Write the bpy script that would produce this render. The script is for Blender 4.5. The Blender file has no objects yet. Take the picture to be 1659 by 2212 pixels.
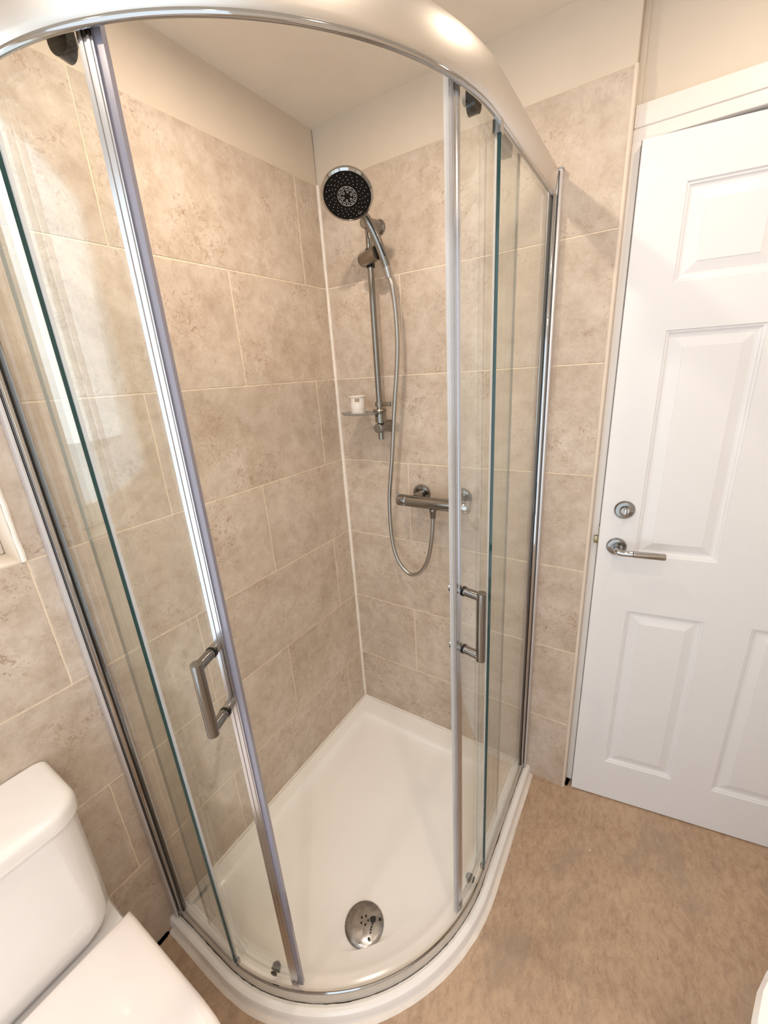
import bpy, bmesh, math, random
from mathutils import Vector, Matrix, noise as mnoise
random.seed(7)
C = bpy.context.scene.collection
PI = math.pi

# ------------------------------------------------------------------ camera
cam = bpy.data.cameras.new('camera'); camo = bpy.data.objects.new('camera', cam); C.objects.link(camo)
FPX = 892.575
cam.sensor_fit = 'HORIZONTAL'; cam.sensor_width = 36.0; cam.lens = FPX / 1659 * 36.0
cam.clip_start = 0.02
rr = Vector((0.84274528, 0.53472154, -0.06207465)); uu = Vector((-0.12053334, 0.29982556, 0.94634896)); ff = Vector((-0.52464474, 0.79004906, -0.31712835))
M = Matrix((rr, uu, -ff)).transposed().to_4x4(); M.translation = Vector((1.0169, -1.2656, 1.5093))
camo.matrix_world = M
bpy.context.scene.camera = camo

# ------------------------------------------------------------------ world, exposure, lights
sc = bpy.context.scene
sc.view_settings.view_transform = 'Standard'; sc.view_settings.look = 'None'
sc.view_settings.gamma = 1.0; sc.view_settings.use_curve_mapping = False
sc.view_settings.exposure = 0.80
w = bpy.data.worlds.new('world'); sc.world = w; w.use_nodes = True
w.node_tree.nodes['Background'].inputs[0].default_value = (0.84, 0.925, 1.0, 1)
w.node_tree.nodes['Background'].inputs[1].default_value = 1.16

def area(name, loc, target, size, size_y, power, col, shape='RECTANGLE'):
    l = bpy.data.lights.new(name, 'AREA'); l.shape = shape; l.size = size
    if shape in ('RECTANGLE', 'ELLIPSE'): l.size_y = size_y
    l.energy = power; l.color = col
    o = bpy.data.objects.new(name, l); C.objects.link(o); o.location = loc
    o.rotation_euler = (Vector(target) - Vector(loc)).to_track_quat('-Z', 'Y').to_euler()
    return o
WARM = (1.0, 0.83, 0.67)
# daylight outside the bathroom window
area('daylight', (-0.42, -1.45, 1.75), (1.2, -0.75, 0.9), 0.8, 0.9, 2.2, (0.80, 0.90, 1.0))
SPOTS = [(1.19, -0.30), (1.10, -0.95), (1.15, -1.75), (0.40, -1.60), (0.44, -0.62)]  # last lamp added to brighten the shower; rear and toilet ones guessed
for (sx, sy), pw in zip(SPOTS, (1.0, 2.0, 2.0, 1.8, 3.4)):
    area('downlight_lamp', (sx, sy, 2.232), (sx, sy, 0), 0.045, 0.045, pw, WARM, 'DISK')

# ------------------------------------------------------------------ materials
def lin(c):
    return tuple(((v / 255) / 12.92 if v / 255 <= .04045 else ((v / 255 + .055) / 1.055) ** 2.4) for v in c) + (1,)
class NT:
    def __init__(s, name):
        s.m = bpy.data.materials.new(name); s.m.use_nodes = True; s.t = s.m.node_tree; s.n = s.t.nodes
        s.b = s.n['Principled BSDF']; s.out = s.n['Material Output']
    def new(s, ty, **k):
        x = s.n.new(ty)
        for a, v in k.items(): setattr(x, a, v)
        return x
    def link(s, a, b): s.t.links.new(a, b)
    def noise(s, vec, scale, detail=6, rough=.6, dist=0):
        x = s.new('ShaderNodeTexNoise'); x.inputs['Scale'].default_value = scale; x.inputs['Detail'].default_value = detail
        x.inputs['Roughness'].default_value = rough; x.inputs['Distortion'].default_value = dist
        s.link(vec, x.inputs['Vector']); return x.outputs['Fac']
    def ramp(s, fac, stops):
        x = s.new('ShaderNodeValToRGB'); e = x.color_ramp.elements
        e[0].position, e[0].color = stops[0][0], stops[0][1]; e[1].position, e[1].color = stops[-1][0], stops[-1][1]
        for p, c in stops[1:-1]:
            q = e.new(p); q.color = c
        s.link(fac, x.inputs[0]); return x.outputs[0]
    def mix(s, fac, a, b, blend='MIX'):
        x = s.new('ShaderNodeMix', data_type='RGBA', blend_type=blend)
        for i, v in ((0, fac), (6, a), (7, b)):
            if hasattr(v, 'is_linked') or hasattr(v, 'links'): s.link(v, x.inputs[i])
            else: x.inputs[i].default_value = v
        return x.outputs[2]
    def bump(s, h, strength, dist):
        x = s.new('ShaderNodeBump'); x.inputs['Strength'].default_value = strength; x.inputs['Distance'].default_value = dist
        s.link(h, x.inputs['Height']); s.link(x.outputs[0], s.b.inputs['Normal'])
def plain(name, rgb, rough=.5, metal=0, coat=0, spec=None, var=0.03, vs=6, bump=0, bs=60):
    t = NT(name); t.b.inputs['Roughness'].default_value = rough; t.b.inputs['Metallic'].default_value = metal
    t.b.inputs['Coat Weight'].default_value = coat
    if spec is not None: t.b.inputs['Specular IOR Level'].default_value = spec
    co = t.new('ShaderNodeTexCoord').outputs['Object']
    c = lin(rgb)
    lo = tuple(v * (1 - var) for v in c[:3]) + (1,); hi = tuple(min(1, v * (1 + var)) for v in c[:3]) + (1,)
    t.link(t.ramp(t.noise(co, vs, 3), [(.3, lo), (.7, hi)]), t.b.inputs['Base Color'])
    if bump: t.bump(t.noise(co, bs, 4), bump, .001)
    return t.m
def tile_mat():
    t = NT('travertine_tile')
    co = t.new('ShaderNodeTexCoord').outputs['Object']
    at = t.new('ShaderNodeAttribute', attribute_name='tilevar')
    sc_ = t.new('ShaderNodeVectorMath', operation='SCALE'); sc_.inputs[3].default_value = 7.0; t.link(at.outputs['Color'], sc_.inputs[0])
    ad = t.new('ShaderNodeVectorMath', operation='ADD'); t.link(co, ad.inputs[0]); t.link(sc_.outputs[0], ad.inputs[1]); v = ad.outputs[0]
    big = t.noise(v, 4.5, 4, .55, .3)
    c1 = t.ramp(big, [(.30, lin((184, 166, 146))), (.5, lin((206, 191, 172))), (.70, lin((222, 211, 196)))])
    cl = t.noise(v, 22, 10, .74, .25)
    c2 = t.ramp(cl, [(.36, lin((180, 162, 142))), (.5, lin((208, 194, 176))), (.64, lin((226, 215, 200)))])
    c = t.mix(.5, c1, c2)
    fine = t.noise(v, 70, 7, .72, 1.3)
    patch = t.noise(v, 7, 4, .6, .2)
    fm = t.ramp(fine, [(.38, (1, 1, 1, 1)), (.48, (0, 0, 0, 1))]); pm = t.ramp(patch, [(.44, (0, 0, 0, 1)), (.62, (1, 1, 1, 1))])
    k = t.mix(1.0, fm, pm, 'MULTIPLY')
    c = t.mix(k, c, lin((176, 151, 128)))
    fl = t.ramp(t.noise(v, 60, 8, .8, 1.2), [(.60, (0, 0, 0, 1)), (.70, (.6, .6, .6, 1))])
    c = t.mix(fl, c, lin((234, 222, 204)))
    sep = t.new('ShaderNodeSeparateColor'); t.link(at.outputs['Color'], sep.inputs[0])
    c = t.mix(1.0, c, t.ramp(sep.outputs[0], [(0, (.93, .91, .935, 1)), (1, (.99, .975, 1, 1))]), 'MULTIPLY')
    t.link(c, t.b.inputs['Base Color'])
    t.b.inputs['Roughness'].default_value = .42
    t.bump(t.noise(v, 40, 8, .75, .5), .6, .003)
    return t.m
def floor_mat():
    t = NT('stone_effect_vinyl')
    co = t.new('ShaderNodeTexCoord').outputs['Object']
    mp = t.new('ShaderNodeMapping'); mp.inputs['Rotation'].default_value = (0, 0, math.radians(22)); mp.inputs['Scale'].default_value = (1.0, .55, 1)
    t.link(co, mp.inputs['Vector']); v = mp.outputs[0]
    a = t.ramp(t.noise(co, 5, 6, .62, .6), [(.3, lin((152, 125, 100))), (.5, lin((176, 147, 119))), (.7, lin((200, 172, 142)))])
    b = t.ramp(t.noise(v, 64, 10, .8, .4), [(.36, lin((116, 88, 66))), (.48, lin((176, 146, 117))), (.62, lin((212, 186, 158)))])
    c = t.mix(.5, a, b)
    g = t.ramp(t.noise(v, 6, 8, .7, .9), [(.52, (0, 0, 0, 1)), (.68, (.75, .75, .75, 1))])
    c = t.mix(g, c, lin((146, 130, 112)))
    sp = t.ramp(t.noise(v, 110, 4, .6, .2), [(.27, (1, 1, 1, 1)), (.33, (0, 0, 0, 1))])
    c = t.mix(sp, c, lin((120, 94, 72)))
    c = t.mix(.22, c, lin((214, 188, 168)))
    t.link(c, t.b.inputs['Base Color']); t.b.inputs['Roughness'].default_value = .5
    t.bump(t.noise(v, 60, 6, .7), .25, .002)
    return t.m
def glass_mat():
    t = NT('clear_glass'); t.n.remove(t.b)
    lw = t.new('ShaderNodeLayerWeight'); lw.inputs['Blend'].default_value = .5
    p = t.new('ShaderNodeMath', operation='POWER'); t.link(lw.outputs['Facing'], p.inputs[0]); p.inputs[1].default_value = 5
    m = t.new('ShaderNodeMath', operation='MULTIPLY_ADD'); t.link(p.outputs[0], m.inputs[0]); m.inputs[1].default_value = .9; m.inputs[2].default_value = .045
    tr = t.new('ShaderNodeBsdfTransparent'); tr.inputs[0].default_value = (.965, .978, .967, 1)
    gl = t.new('ShaderNodeBsdfGlossy'); gl.inputs['Roughness'].default_value = .02
    co = t.new('ShaderNodeTexCoord').outputs['Object']
    t.link(t.ramp(t.noise(co, 3, 2), [(0, (.97, .99, .98, 1)), (1, (1, 1, 1, 1))]), gl.inputs[0])
    mx = t.new('ShaderNodeMixShader'); t.link(m.outputs[0], mx.inputs[0]); t.link(tr.outputs[0], mx.inputs[1]); t.link(gl.outputs[0], mx.inputs[2])
    t.link(mx.outputs[0], t.out.inputs[0]); return t.m
def lightglass_mat(name, col, mixf):
    t = NT(name); t.n.remove(t.b)
    tr = t.new('ShaderNodeBsdfTransparent'); tr.inputs[0].default_value = col
    pr = t.new('ShaderNodeBsdfPrincipled'); pr.inputs['Base Color'].default_value = (.75, .74, .74, 1); pr.inputs['Roughness'].default_value = .22
    co = t.new('ShaderNodeTexCoord').outputs['Object']
    r_ = t.new('ShaderNodeMath', operation='MULTIPLY_ADD'); t.link(t.noise(co, 30, 2), r_.inputs[0]); r_.inputs[1].default_value = .1; r_.inputs[2].default_value = mixf
    mx = t.new('ShaderNodeMixShader'); t.link(r_.outputs[0], mx.inputs[0]); t.link(tr.outputs[0], mx.inputs[1]); t.link(pr.outputs[0], mx.inputs[2])
    t.link(mx.outputs[0], t.out.inputs[0]); return t.m
def drain_mat():
    t = NT('worn_drain_steel'); t.b.inputs['Metallic'].default_value = 1
    co = t.new('ShaderNodeTexCoord').outputs['Object']
    t.link(t.ramp(t.noise(co, 22, 8, .7, .5), [(.3, (.22, .22, .23, 1)), (.6, (.52, .51, .50, 1))]), t.b.inputs['Base Color'])
    t.link(t.ramp(t.noise(co, 40, 4), [(.3, (.18, .18, .18, 1)), (.7, (.36, .36, .36, 1))]), t.b.inputs['Roughness'])
    return t.m
def grime_mat(name, rgb, rough):
    t = NT(name); co = t.new('ShaderNodeTexCoord').outputs['Object']
    t.link(t.ramp(t.noise(co, 55, 8, .8, .4), [(.36, lin((70, 55, 42))), (.5, lin(rgb)), (.7, lin(rgb))]), t.b.inputs['Base Color'])
    t.b.inputs['Roughness'].default_value = rough; return t.m

M_TILE = tile_mat(); M_FLOOR = floor_mat(); M_GLASS = glass_mat()
M_GROUT = plain('cream_grout', (234, 217, 195), .8, var=.08, vs=30)
M_PAINT = plain('beige_wall_paint', (218, 205, 189), .65, bump=.1)
M_PAINT_CORR = M_PAINT
M_CEIL = plain('ceiling_paint', (236, 228, 216), .65, bump=.1)
M_DOOR = plain('white_door_paint', (234, 234, 237), .32, var=.01, bump=.08, bs=90)
M_TRIM = plain('white_gloss_paint', (236, 231, 226), .35, var=.01)
M_TILETRIM = plain('cream_tile_trim', (226, 212, 197), .4)
M_ACR = plain('white_acrylic', (250, 249, 248), .16, coat=.5, var=.01)
M_CERAM = plain('white_ceramic', (244, 240, 238), .08, coat=.6, var=.008)
M_SEAT = plain('white_toilet_plastic', (245, 236, 231), .14, coat=.4, var=.008)
M_CHROME = plain('chrome', (182, 181, 180), .07, metal=1, var=.02)
M_SATIN = plain('satin_aluminium', (214, 209, 203), .38, metal=1, var=.02)
M_ALU = plain('polished_aluminium', (205, 205, 208), .18, metal=1, var=.02)
M_STEELHOSE = plain('steel_hose', (178, 176, 172), .3, metal=1)
M_GEDGE = plain('green_glass_edge', (26, 66, 66), .15, coat=.5)
M_FACE = plain('matt_black_spray_face', (4, 4, 5), .5, spec=.25)
M_BLACK = plain('black_rubber', (14, 14, 15), .35)
M_GBLACK = plain('gloss_black_plastic', (8, 8, 9), .12, coat=.4)
M_SIL = plain('white_silicone', (238, 230, 222), .45, var=.04, vs=25)
M_CHAN = plain('anodised_channel', (216, 215, 218), .35, metal=.55)
M_CHROMED = plain('grey_chrome_dark_reflections', (146, 144, 141), .12, metal=1)  # darker chrome copy, dark reflections put into its base colour
M_BRUSH = plain('brushed_nickel', (150, 143, 133), .30, metal=1)
M_RAIL = plain('dulled_aluminium_rail', (210, 202, 192), .5, metal=.1, var=.08, vs=14)
M_DIRT = plain('dark_mildew', (60, 44, 32), .8, var=.3, vs=80)
M_DRAIN = drain_mat()
M_STAIN = plain('black_stain', (34, 34, 36), .5, var=.2, vs=90)
M_MAG = plain('blue_reflection_grey_strip', (138, 137, 152), .25, coat=.3)  # bluish reflection on the strip is put into this grey
M_SEAL = lightglass_mat('frosted_seal_plastic', (.86, .88, .9, 1), .45)
M_SMOKE = lightglass_mat('smoked_clear_plastic', (.66, .66, .64, 1), .16)
M_NOZ = plain('pale_nozzle', (190, 190, 192), .4)
M_POT = plain('white_plastic_pot', (236, 228, 222), .3)
M_POTLAB = plain('brown_print', (168, 146, 124), .5)
M_BRASS = plain('brass_latch', (170, 158, 130), .3, metal=1)
M_DARK = plain('dark_gap', (40, 28, 20), .9, var=.3, vs=50)

# ------------------------------------------------------------------ mesh helpers
def mobj(name, verts, faces, mats, parent=None, smooth=False, fmats=None, autos=None):
    me = bpy.data.meshes.new(name); me.from_pydata([tuple(v) for v in verts], [], faces)
    for m in (mats if isinstance(mats, (list, tuple)) else [mats]): me.materials.append(m)
    if fmats:
        for p, k in zip(me.polygons, fmats): p.material_index = k
    bm = bmesh.new(); bm.from_mesh(me); bmesh.ops.recalc_face_normals(bm, faces=bm.faces[:])
    bm.to_mesh(me); bm.free()
    if smooth or autos:
        for p in me.polygons: p.use_smooth = True
        if autos: me.set_sharp_from_angle(angle=math.radians(autos))
    o = bpy.data.objects.new(name, me); C.objects.link(o)
    if parent: o.parent = parent
    return o
class G:                                                       # mesh collector
    def __init__(s): s.v = []; s.f = []; s.m = []
    def add(s, v, f, m=0):
        n = len(s.v); s.v += [Vector(x) for x in v]; s.f += [tuple(i + n for i in q) for q in f]; s.m += [m] * len(f); return s
    def box(s, x0, x1, y0, y1, z0, z1, bev=0, m=0, seg=2):
        bm = bmesh.new(); bmesh.ops.create_cube(bm, size=1)
        for v in bm.verts:
            v.co = Vector(((x0 + x1) / 2 + v.co.x * (x1 - x0), (y0 + y1) / 2 + v.co.y * (y1 - y0), (z0 + z1) / 2 + v.co.z * (z1 - z0)))
        if bev: bmesh.ops.bevel(bm, geom=bm.edges[:], offset=bev, segments=seg, profile=.5, affect='EDGES')
        bm.verts.index_update(); s.add([v.co.copy() for v in bm.verts], [[v.index for v in f.verts] for f in bm.faces], m); bm.free(); return s
    def tube(s, pts, r, n=16, m=0, caps=True):
        pts = [Vector(p) for p in pts]; rs = r if isinstance(r, (list, tuple)) else [r] * len(pts)
        T = [(pts[min(i + 1, len(pts) - 1)] - pts[max(i - 1, 0)]).normalized() for i in range(len(pts))]
        a = T[0].orthogonal().normalized(); V = []; F = []
        for i, p in enumerate(pts):
            a = (a - T[i] * a.dot(T[i])).normalized(); b = T[i].cross(a)
            k = 1.0
            if 0 < i < len(pts) - 1:
                d1 = (pts[i] - pts[i - 1]).normalized(); k = 1.0
            for j in range(n):
                t = 2 * PI * j / n; V.append(p + (a * math.cos(t) + b * math.sin(t)) * rs[i] * k)
        for i in range(len(pts) - 1):
            for j in range(n):
                F.append((i * n + j, i * n + (j + 1) % n, (i + 1) * n + (j + 1) % n, (i + 1) * n + j))
        if caps: F += [tuple(range(n))[::-1], tuple(range((len(pts) - 1) * n, len(pts) * n))]
        return s.add(V, F, m)
    def lathe(s, prof, origin, axis, n=48, m=0):               # prof: (radius, height along axis)
        ax = Vector(axis).normalized(); a = ax.orthogonal().normalized(); b = ax.cross(a); o = Vector(origin)
        V = []; F = []; rows = []
        for r_, h in prof:
            if r_ < 1e-6: rows.append([len(V)]); V.append(o + ax * h)
            else:
                rows.append(list(range(len(V), len(V) + n)))
                for j in range(n):
                    t = 2 * PI * j / n; V.append(o + ax * h + (a * math.cos(t) + b * math.sin(t)) * r_)
        for p, q in zip(rows, rows[1:]):
            for j in range(n):
                k = (j + 1) % n
                if len(p) == 1 and len(q) == 1: continue
                if len(p) == 1: F.append((p[0], q[j], q[k]))
                elif len(q) == 1: F.append((p[j], p[k], q[0]))
                else: F.append((p[j], p[k], q[k], q[j]))
        return s.add(V, F, m)
    def loft(s, rings, m=0, cap0=False, cap1=False):
        n = len(rings[0]); V = [v for r_ in rings for v in r_]; F = []
        for i in range(len(rings) - 1):
            for j in range(n):
                k = (j + 1) % n; F.append((i * n + j, i * n + k, (i + 1) * n + k, (i + 1) * n + j))
        if cap0: F.append(tuple(range(n))[::-1])
        if cap1: F.append(tuple(range((len(rings) - 1) * n, len(rings) * n)))
        return s.add(V, F, m)
    def make(s, name, mats, parent=None, autos=35, at=None):
        o = mobj(name, s.v, s.f, mats, parent, autos=autos, fmats=s.m)
        return o
def empty(name, label, cat, loc=(0, 0, 0), group=None):
    o = bpy.data.objects.new(name, None); C.objects.link(o); o.location = loc; o.empty_display_size = .05
    o['label'] = label; o['category'] = cat
    if group: o['group'] = group
    return o
def adopt(root, *parts):                                       # geometry is written in world space: keep it there
    for p in parts:
        p.parent = root; p.matrix_parent_inverse = Matrix.Translation(-root.location)
def structure(o, label=None):
    o['kind'] = 'structure'
    if label: o['label'] = label
    return o
def tag(o, label, cat, group=None):
    o['label'] = label; o['category'] = cat
    if group: o['group'] = group
    return o

# ------------------------------------------------------------------ room shell
XR, YB, ZC = 1.722, -2.25, 2.2517            # right wall, back wall, ceiling
FZ = 0.009
structure(G().box(-.25, XR + .1, YB - .1, 1.0, -.08, FZ).make('floor', M_FLOOR), 'beige brown stone effect vinyl floor')
structure(G().box(-.25, XR + .1, YB - .1, .25, ZC, ZC + .08).make('ceiling', M_CEIL), 'plain cream painted ceiling')
WY0, WY1, WZ0, WZ1 = -1.80, -1.030, 1.200, 2.10                # window opening in the left wall
def tile_wall(name, spans, z_top, P, nrm_thick, joints, holes, label, extra):
    """P(u, d, z): u runs along the wall, d is the distance in front of the wall plane"""
    g = G()
    V = []; F = []; MI = []; tv = []
    def tb(u0, u1, z0, z1, bev=.0012):
        n0 = len(V); d0, d1 = -.004, 0.0; g_ = .0012
        u0 += g_; u1 -= g_; z0 += g_; z1 -= g_
        if u1 - u0 < .004 or z1 - z0 < .004: return
        ring0 = [(u0, d0, z0), (u1, d0, z0), (u1, d0, z1), (u0, d0, z1)]
        ring1 = [(u0, d1 - bev, z0), (u1, d1 - bev, z0), (u1, d1 - bev, z1), (u0, d1 - bev, z1)]
        ring2 = [(u0 + bev, d1, z0 + bev), (u1 - bev, d1, z0 + bev), (u1 - bev, d1, z1 - bev), (u0 + bev, d1, z1 - bev)]
        for r_ in (ring0, ring1, ring2):
            for q in r_: V.append(P(*q))
        rv = (random.random(), random.random(), random.random(), 1)
        fs = [(n0 + 8, n0 + 9, n0 + 10, n0 + 11)]
        for a in (0, 4):
            for j in range(4): fs.append((n0 + a + j, n0 + a + (j + 1) % 4, n0 + a + 4 + (j + 1) % 4, n0 + a + 4 + j))
        for q in fs: F.append(q); MI.append(0); tv.append(rv)
    zj = [i * .3 for i in range(1, 7)] + [z_top]
    rows = list(zip([FZ] + zj[:-1], zj))
    for k, (z0, z1) in enumerate(rows):
        u_start, u_end = spans
        js = [u_start] + sorted(j for j in joints[k % 2] if u_start < j < u_end) + [u_end]
        for a, b in zip(js, js[1:]):
            pieces = [(a, b, z0, z1)]
            for (hu0, hu1, hz0, hz1) in holes:
                out = []
                for (p, q, s0, s1) in pieces:
                    if q <= hu0 or p >= hu1 or s1 <= hz0 + 1e-4 or s0 >= hz1 - 1e-4: out.append((p, q, s0, s1)); continue
                    if p < hu0: out.append((p, hu0, s0, s1))
                    if q > hu1: out.append((hu1, q, s0, s1))
                    if s0 < hz0 - .003: out.append((max(p, hu0), min(q, hu1), s0, hz0))
                    if s1 > hz1 + .003: out.append((max(p, hu0), min(q, hu1), hz1, s1))
                pieces = out
            for pc in pieces: tb(*pc)
    for (bx) in extra:                                        # grout backing and plaster, plain boxes in (u,d,z)
        u0, u1, d0, d1, z0, z1, mi = bx
        n0 = len(V)
        for uu_ in (u0, u1):
            for dd in (d0, d1):
                for zz in (z0, z1): V.append(P(uu_, dd, zz))
        for q in ((0, 1, 3, 2), (4, 6, 7, 5), (0, 4, 5, 1), (2, 3, 7, 6), (0, 2, 6, 4), (1, 5, 7, 3)):
            F.append(tuple(n0 + i for i in q)); MI.append(mi); tv.append((.5, .5, .5, 1))
    me = bpy.data.meshes.new(name); me.from_pydata(V, [], F)
    for m in (M_TILE, M_GROUT, M_PAINT): me.materials.append(m)
    ca = me.color_attributes.new('tilevar', 'FLOAT_COLOR', 'CORNER')
    for p in me.polygons:
        p.material_index = MI[p.index]
        for li in p.loop_indices: ca.data[li].color = tv[p.index]
    bm = bmesh.new(); bm.from_mesh(me); bmesh.ops.recalc_face_normals(bm, faces=bm.faces[:]); bm.to_mesh(me); bm.free()
    o = bpy.data.objects.new(name, me); C.objects.link(o)
    return structure(o, label)
TOP = 2.1
XE = .8915                                                      # where the tiled shower wall stops beside the door
jR = ([.294 - .305, .294 + .305], [.292]) ; jR = ([.60 - .61, .60], [.292])
# right wall (plane y = 0): u = x, d towards -y
tile_wall('wall_back', (0, XE), TOP, lambda u, d, z: (u, -d, z), .006, jR, [],
          'travertine tiled shower wall with cream plaster above',
          [(0, XE, -.11, -.0010, FZ, TOP - .001, 1), (-.2, XE + .003, -.11, -.0045, TOP - .002, ZC, 2)])
# left wall (plane x = 0): u = -y, d towards +x
jL = ([.110, .718, 1.33, 1.94], [.4155, 1.026, 1.636])
tile_wall('wall_left', (0, -YB), TOP, lambda u, d, z: (d, -u, z), .006, jL, [(-WY1, -WY0, WZ0, WZ1)],
          'travertine tiled wall behind the toilet with cream plaster above',
          [(0, -WY1, -.14, -.0010, FZ, TOP - .001, 1), (-WY0, -YB, -.14, -.0010, FZ, TOP - .001, 1),
           (-WY1, -WY0, -.14, -.0010, FZ, WZ0 - .001, 1), (0, -YB, -.14, -.0045, TOP - .002, ZC, 2)])
# wall over and beside the door, set back from the tiled wall
DW0, DW1, DZ1 = .905, 1.635, 1.985
YD = .05
g = G().box(.80, XR, YD, YD + .12, 2.02, ZC).box(DW1 + .02, XR, YD, YD + .12, FZ, 2.03)
structure(g.make('wall_door', M_PAINT), 'beige painted wall over the white door')
structure(G().box(XR, XR + .08, YB, YD + .2, FZ, ZC).make('wall_right', M_PAINT), 'beige painted wall beside the door')
# end of the tiled wall: cream plaster return and quadrant tile trim
structure(G().box(XE, XE + .0065, .0045, YD, FZ + .02, TOP).tube([(XE + .002, .0045, FZ + .002), (XE + .002, .0045, TOP)], .0052, 12).make('trim_1', M_TILETRIM), 'cream quadrant trim on the tile edge beside the door')
structure(G().box(XE + .003, XE + .016, YD - .008, YD, 2.040, ZC, .002).make('trim_2', M_PAINT), 'painted filler strip above the door corner')

# window in the left wall: reveal, sill, frame and pane
wr = G()
wr.box(-.14, -.004, WY1 - .004, WY1, WZ0, WZ1).box(-.14, -.004, WY0, WY0 + .004, WZ0, WZ1).box(-.14, -.004, WY0, WY1, WZ1 - .004, WZ1).box(-.14, -.001, WY0, WY1, WZ0 - .004, WZ0 + .004)
wn = structure(wr.make('window_1', M_PAINT), 'plastered window recess above the toilet')
fr = G()
for (a, b, c, d) in ((WY0 + .004, WY0 + .06, WZ0 + .004, WZ1 - .004), (WY1 - .06, WY1 - .004, WZ0 + .004, WZ1 - .004), (WY0 + .06, WY1 - .06, WZ0 + .004, WZ0 + .06), (WY0 + .06, WY1 - .06, WZ1 - .06, WZ1 - .004)):
    fr.box(-.14, -.085, a, b, c, d, .004)
fr.make('window_frame', M_TRIM, wn); G().box(-.118, -.112, WY0 + .06, WY1 - .06, WZ0 + .06, WZ1 - .06).make('window_pane', M_GLASS, wn)
# caulk line round the recess
cg = G(); pts = []
for i in range(40):
    z = WZ0 + .002 + (TOP - WZ0) * i / 39; pts.append((.0005, WY1 + .001 + .0015 * mnoise.noise((i * .7, 0, 0)), z))
cg.tube(pts, [.0045 + .002 * mnoise.noise((i * .5, 3, 0)) for i in range(40)], 8)
structure(cg.make('trim_3', M_SIL), 'white caulk down the edge of the window recess')

# ------------------------------------------------------------------ door and frame
fd = G()
fd.box(XE + .0066, DW1, .036, YD + .12, 1.971, 1.9975, .0015)                       # head lining
fd.box(XE + .0065, .9165, .034, YD + .12, FZ + .016, 1.9712, .0015)                       # latch side lining
fd.box(DW1 - .005, DW1 + .02, YD + .0, YD + .12, FZ, 2.0, .0015)                  # hinge side lining
fd.box(XE + .0067, DW1 + .08, YD - .018, YD, 1.9965, 2.0395, .003)                  # head architrave
fd.box(DW1 + .012, DW1 + .08, YD - .018, YD, FZ, 2.0395, .003)
fr_o = structure(fd.make('trim_4', M_TRIM), 'white gloss door frame and head architrave')
# landing beyond the door, closed off
structure(G().box(.7, XR + .1, .95, 1.0, FZ, ZC).box(.7, .75, YD + .12, .95, FZ, ZC).box(XR + .05, XR + .1, YD + .12, .95, FZ, ZC).box(.7, XR + .1, YD + .12, 1.0, ZC, ZC + .05).make('wall_hall', M_PAINT), 'wall of the hall beyond the door')

TH = math.radians(8.7); DO = Vector((.921, .014, 0))
door = structure(empty('door_1', 'white six panel internal door standing slightly ajar', 'door', DO)); del door['category']
door.rotation_euler = (0, 0, TH)
DWID = .686; DZ0, DZT = .014, 1.965
def door_leaf():
    """front face (y = 0, towards the room) with six moulded panels, back plain"""
    cols = [(.095, .290), (.396, .591)]; rows_ = [(.178, .783), (.968, 1.566), (1.669, 1.869)]
    xs = sorted([0, DWID] + [c for p in cols for c in p]); zs = sorted([DZ0, DZT] + [c for p in rows_ for c in p])
    V = []; F = []
    def vid(p):
        V.append(Vector(p)); return len(V) - 1
    for i in range(len(xs) - 1):
        for j in range(len(zs) - 1):
            x0, x1, z0, z1 = xs[i], xs[i + 1], zs[j], zs[j + 1]
            if i % 2 == 1 and j % 2 == 1:
                prof = [(0, 0), (.0025, .0035), (.006, .004), (.0085, .0075), (.0125, .009), (.018, .009), (.040, .0022), (.0405, .0012)]
                prev = None
                for ins, dep in prof:
                    ring = [vid((x0 + ins, dep, z0 + ins)), vid((x1 - ins, dep, z0 + ins)), vid((x1 - ins, dep, z1 - ins)), vid((x0 + ins, dep, z1 - ins))]
                    if prev:
                        for k in range(4): F.append((prev[k], prev[(k + 1) % 4], ring[(k + 1) % 4], ring[k]))
                    prev = ring
                F.append(tuple(prev))
            else:
                F.append((vid((x0, 0, z0)), vid((x1, 0, z0)), vid((x1, 0, z1)), vid((x0, 0, z1))))
    b = [vid((0, .035, DZ0)), vid((DWID, .035, DZ0)), vid((DWID, .035, DZT)), vid((0, .035, DZT))]
    f = [vid((0, 0, DZ0)), vid((DWID, 0, DZ0)), vid((DWID, 0, DZT)), vid((0, 0, DZT))]
    F.append(tuple(b))
    for k in range(4): F.append((f[k], f[(k + 1) % 4], b[(k + 1) % 4], b[k]))
    me = bpy.data.meshes.new('door_leaf'); me.from_pydata(V, [], F); me.materials.append(M_DOOR)
    bm = bmesh.new(); bm.from_mesh(me); bmesh.ops.remove_doubles(bm, verts=bm.verts[:], dist=1e-5); bmesh.ops.recalc_face_normals(bm, faces=bm.faces[:]); bm.to_mesh(me); bm.free()
    o = bpy.data.objects.new('door_leaf', me); C.objects.link(o); o.parent = door; return o
leaf = door_leaf()
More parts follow.
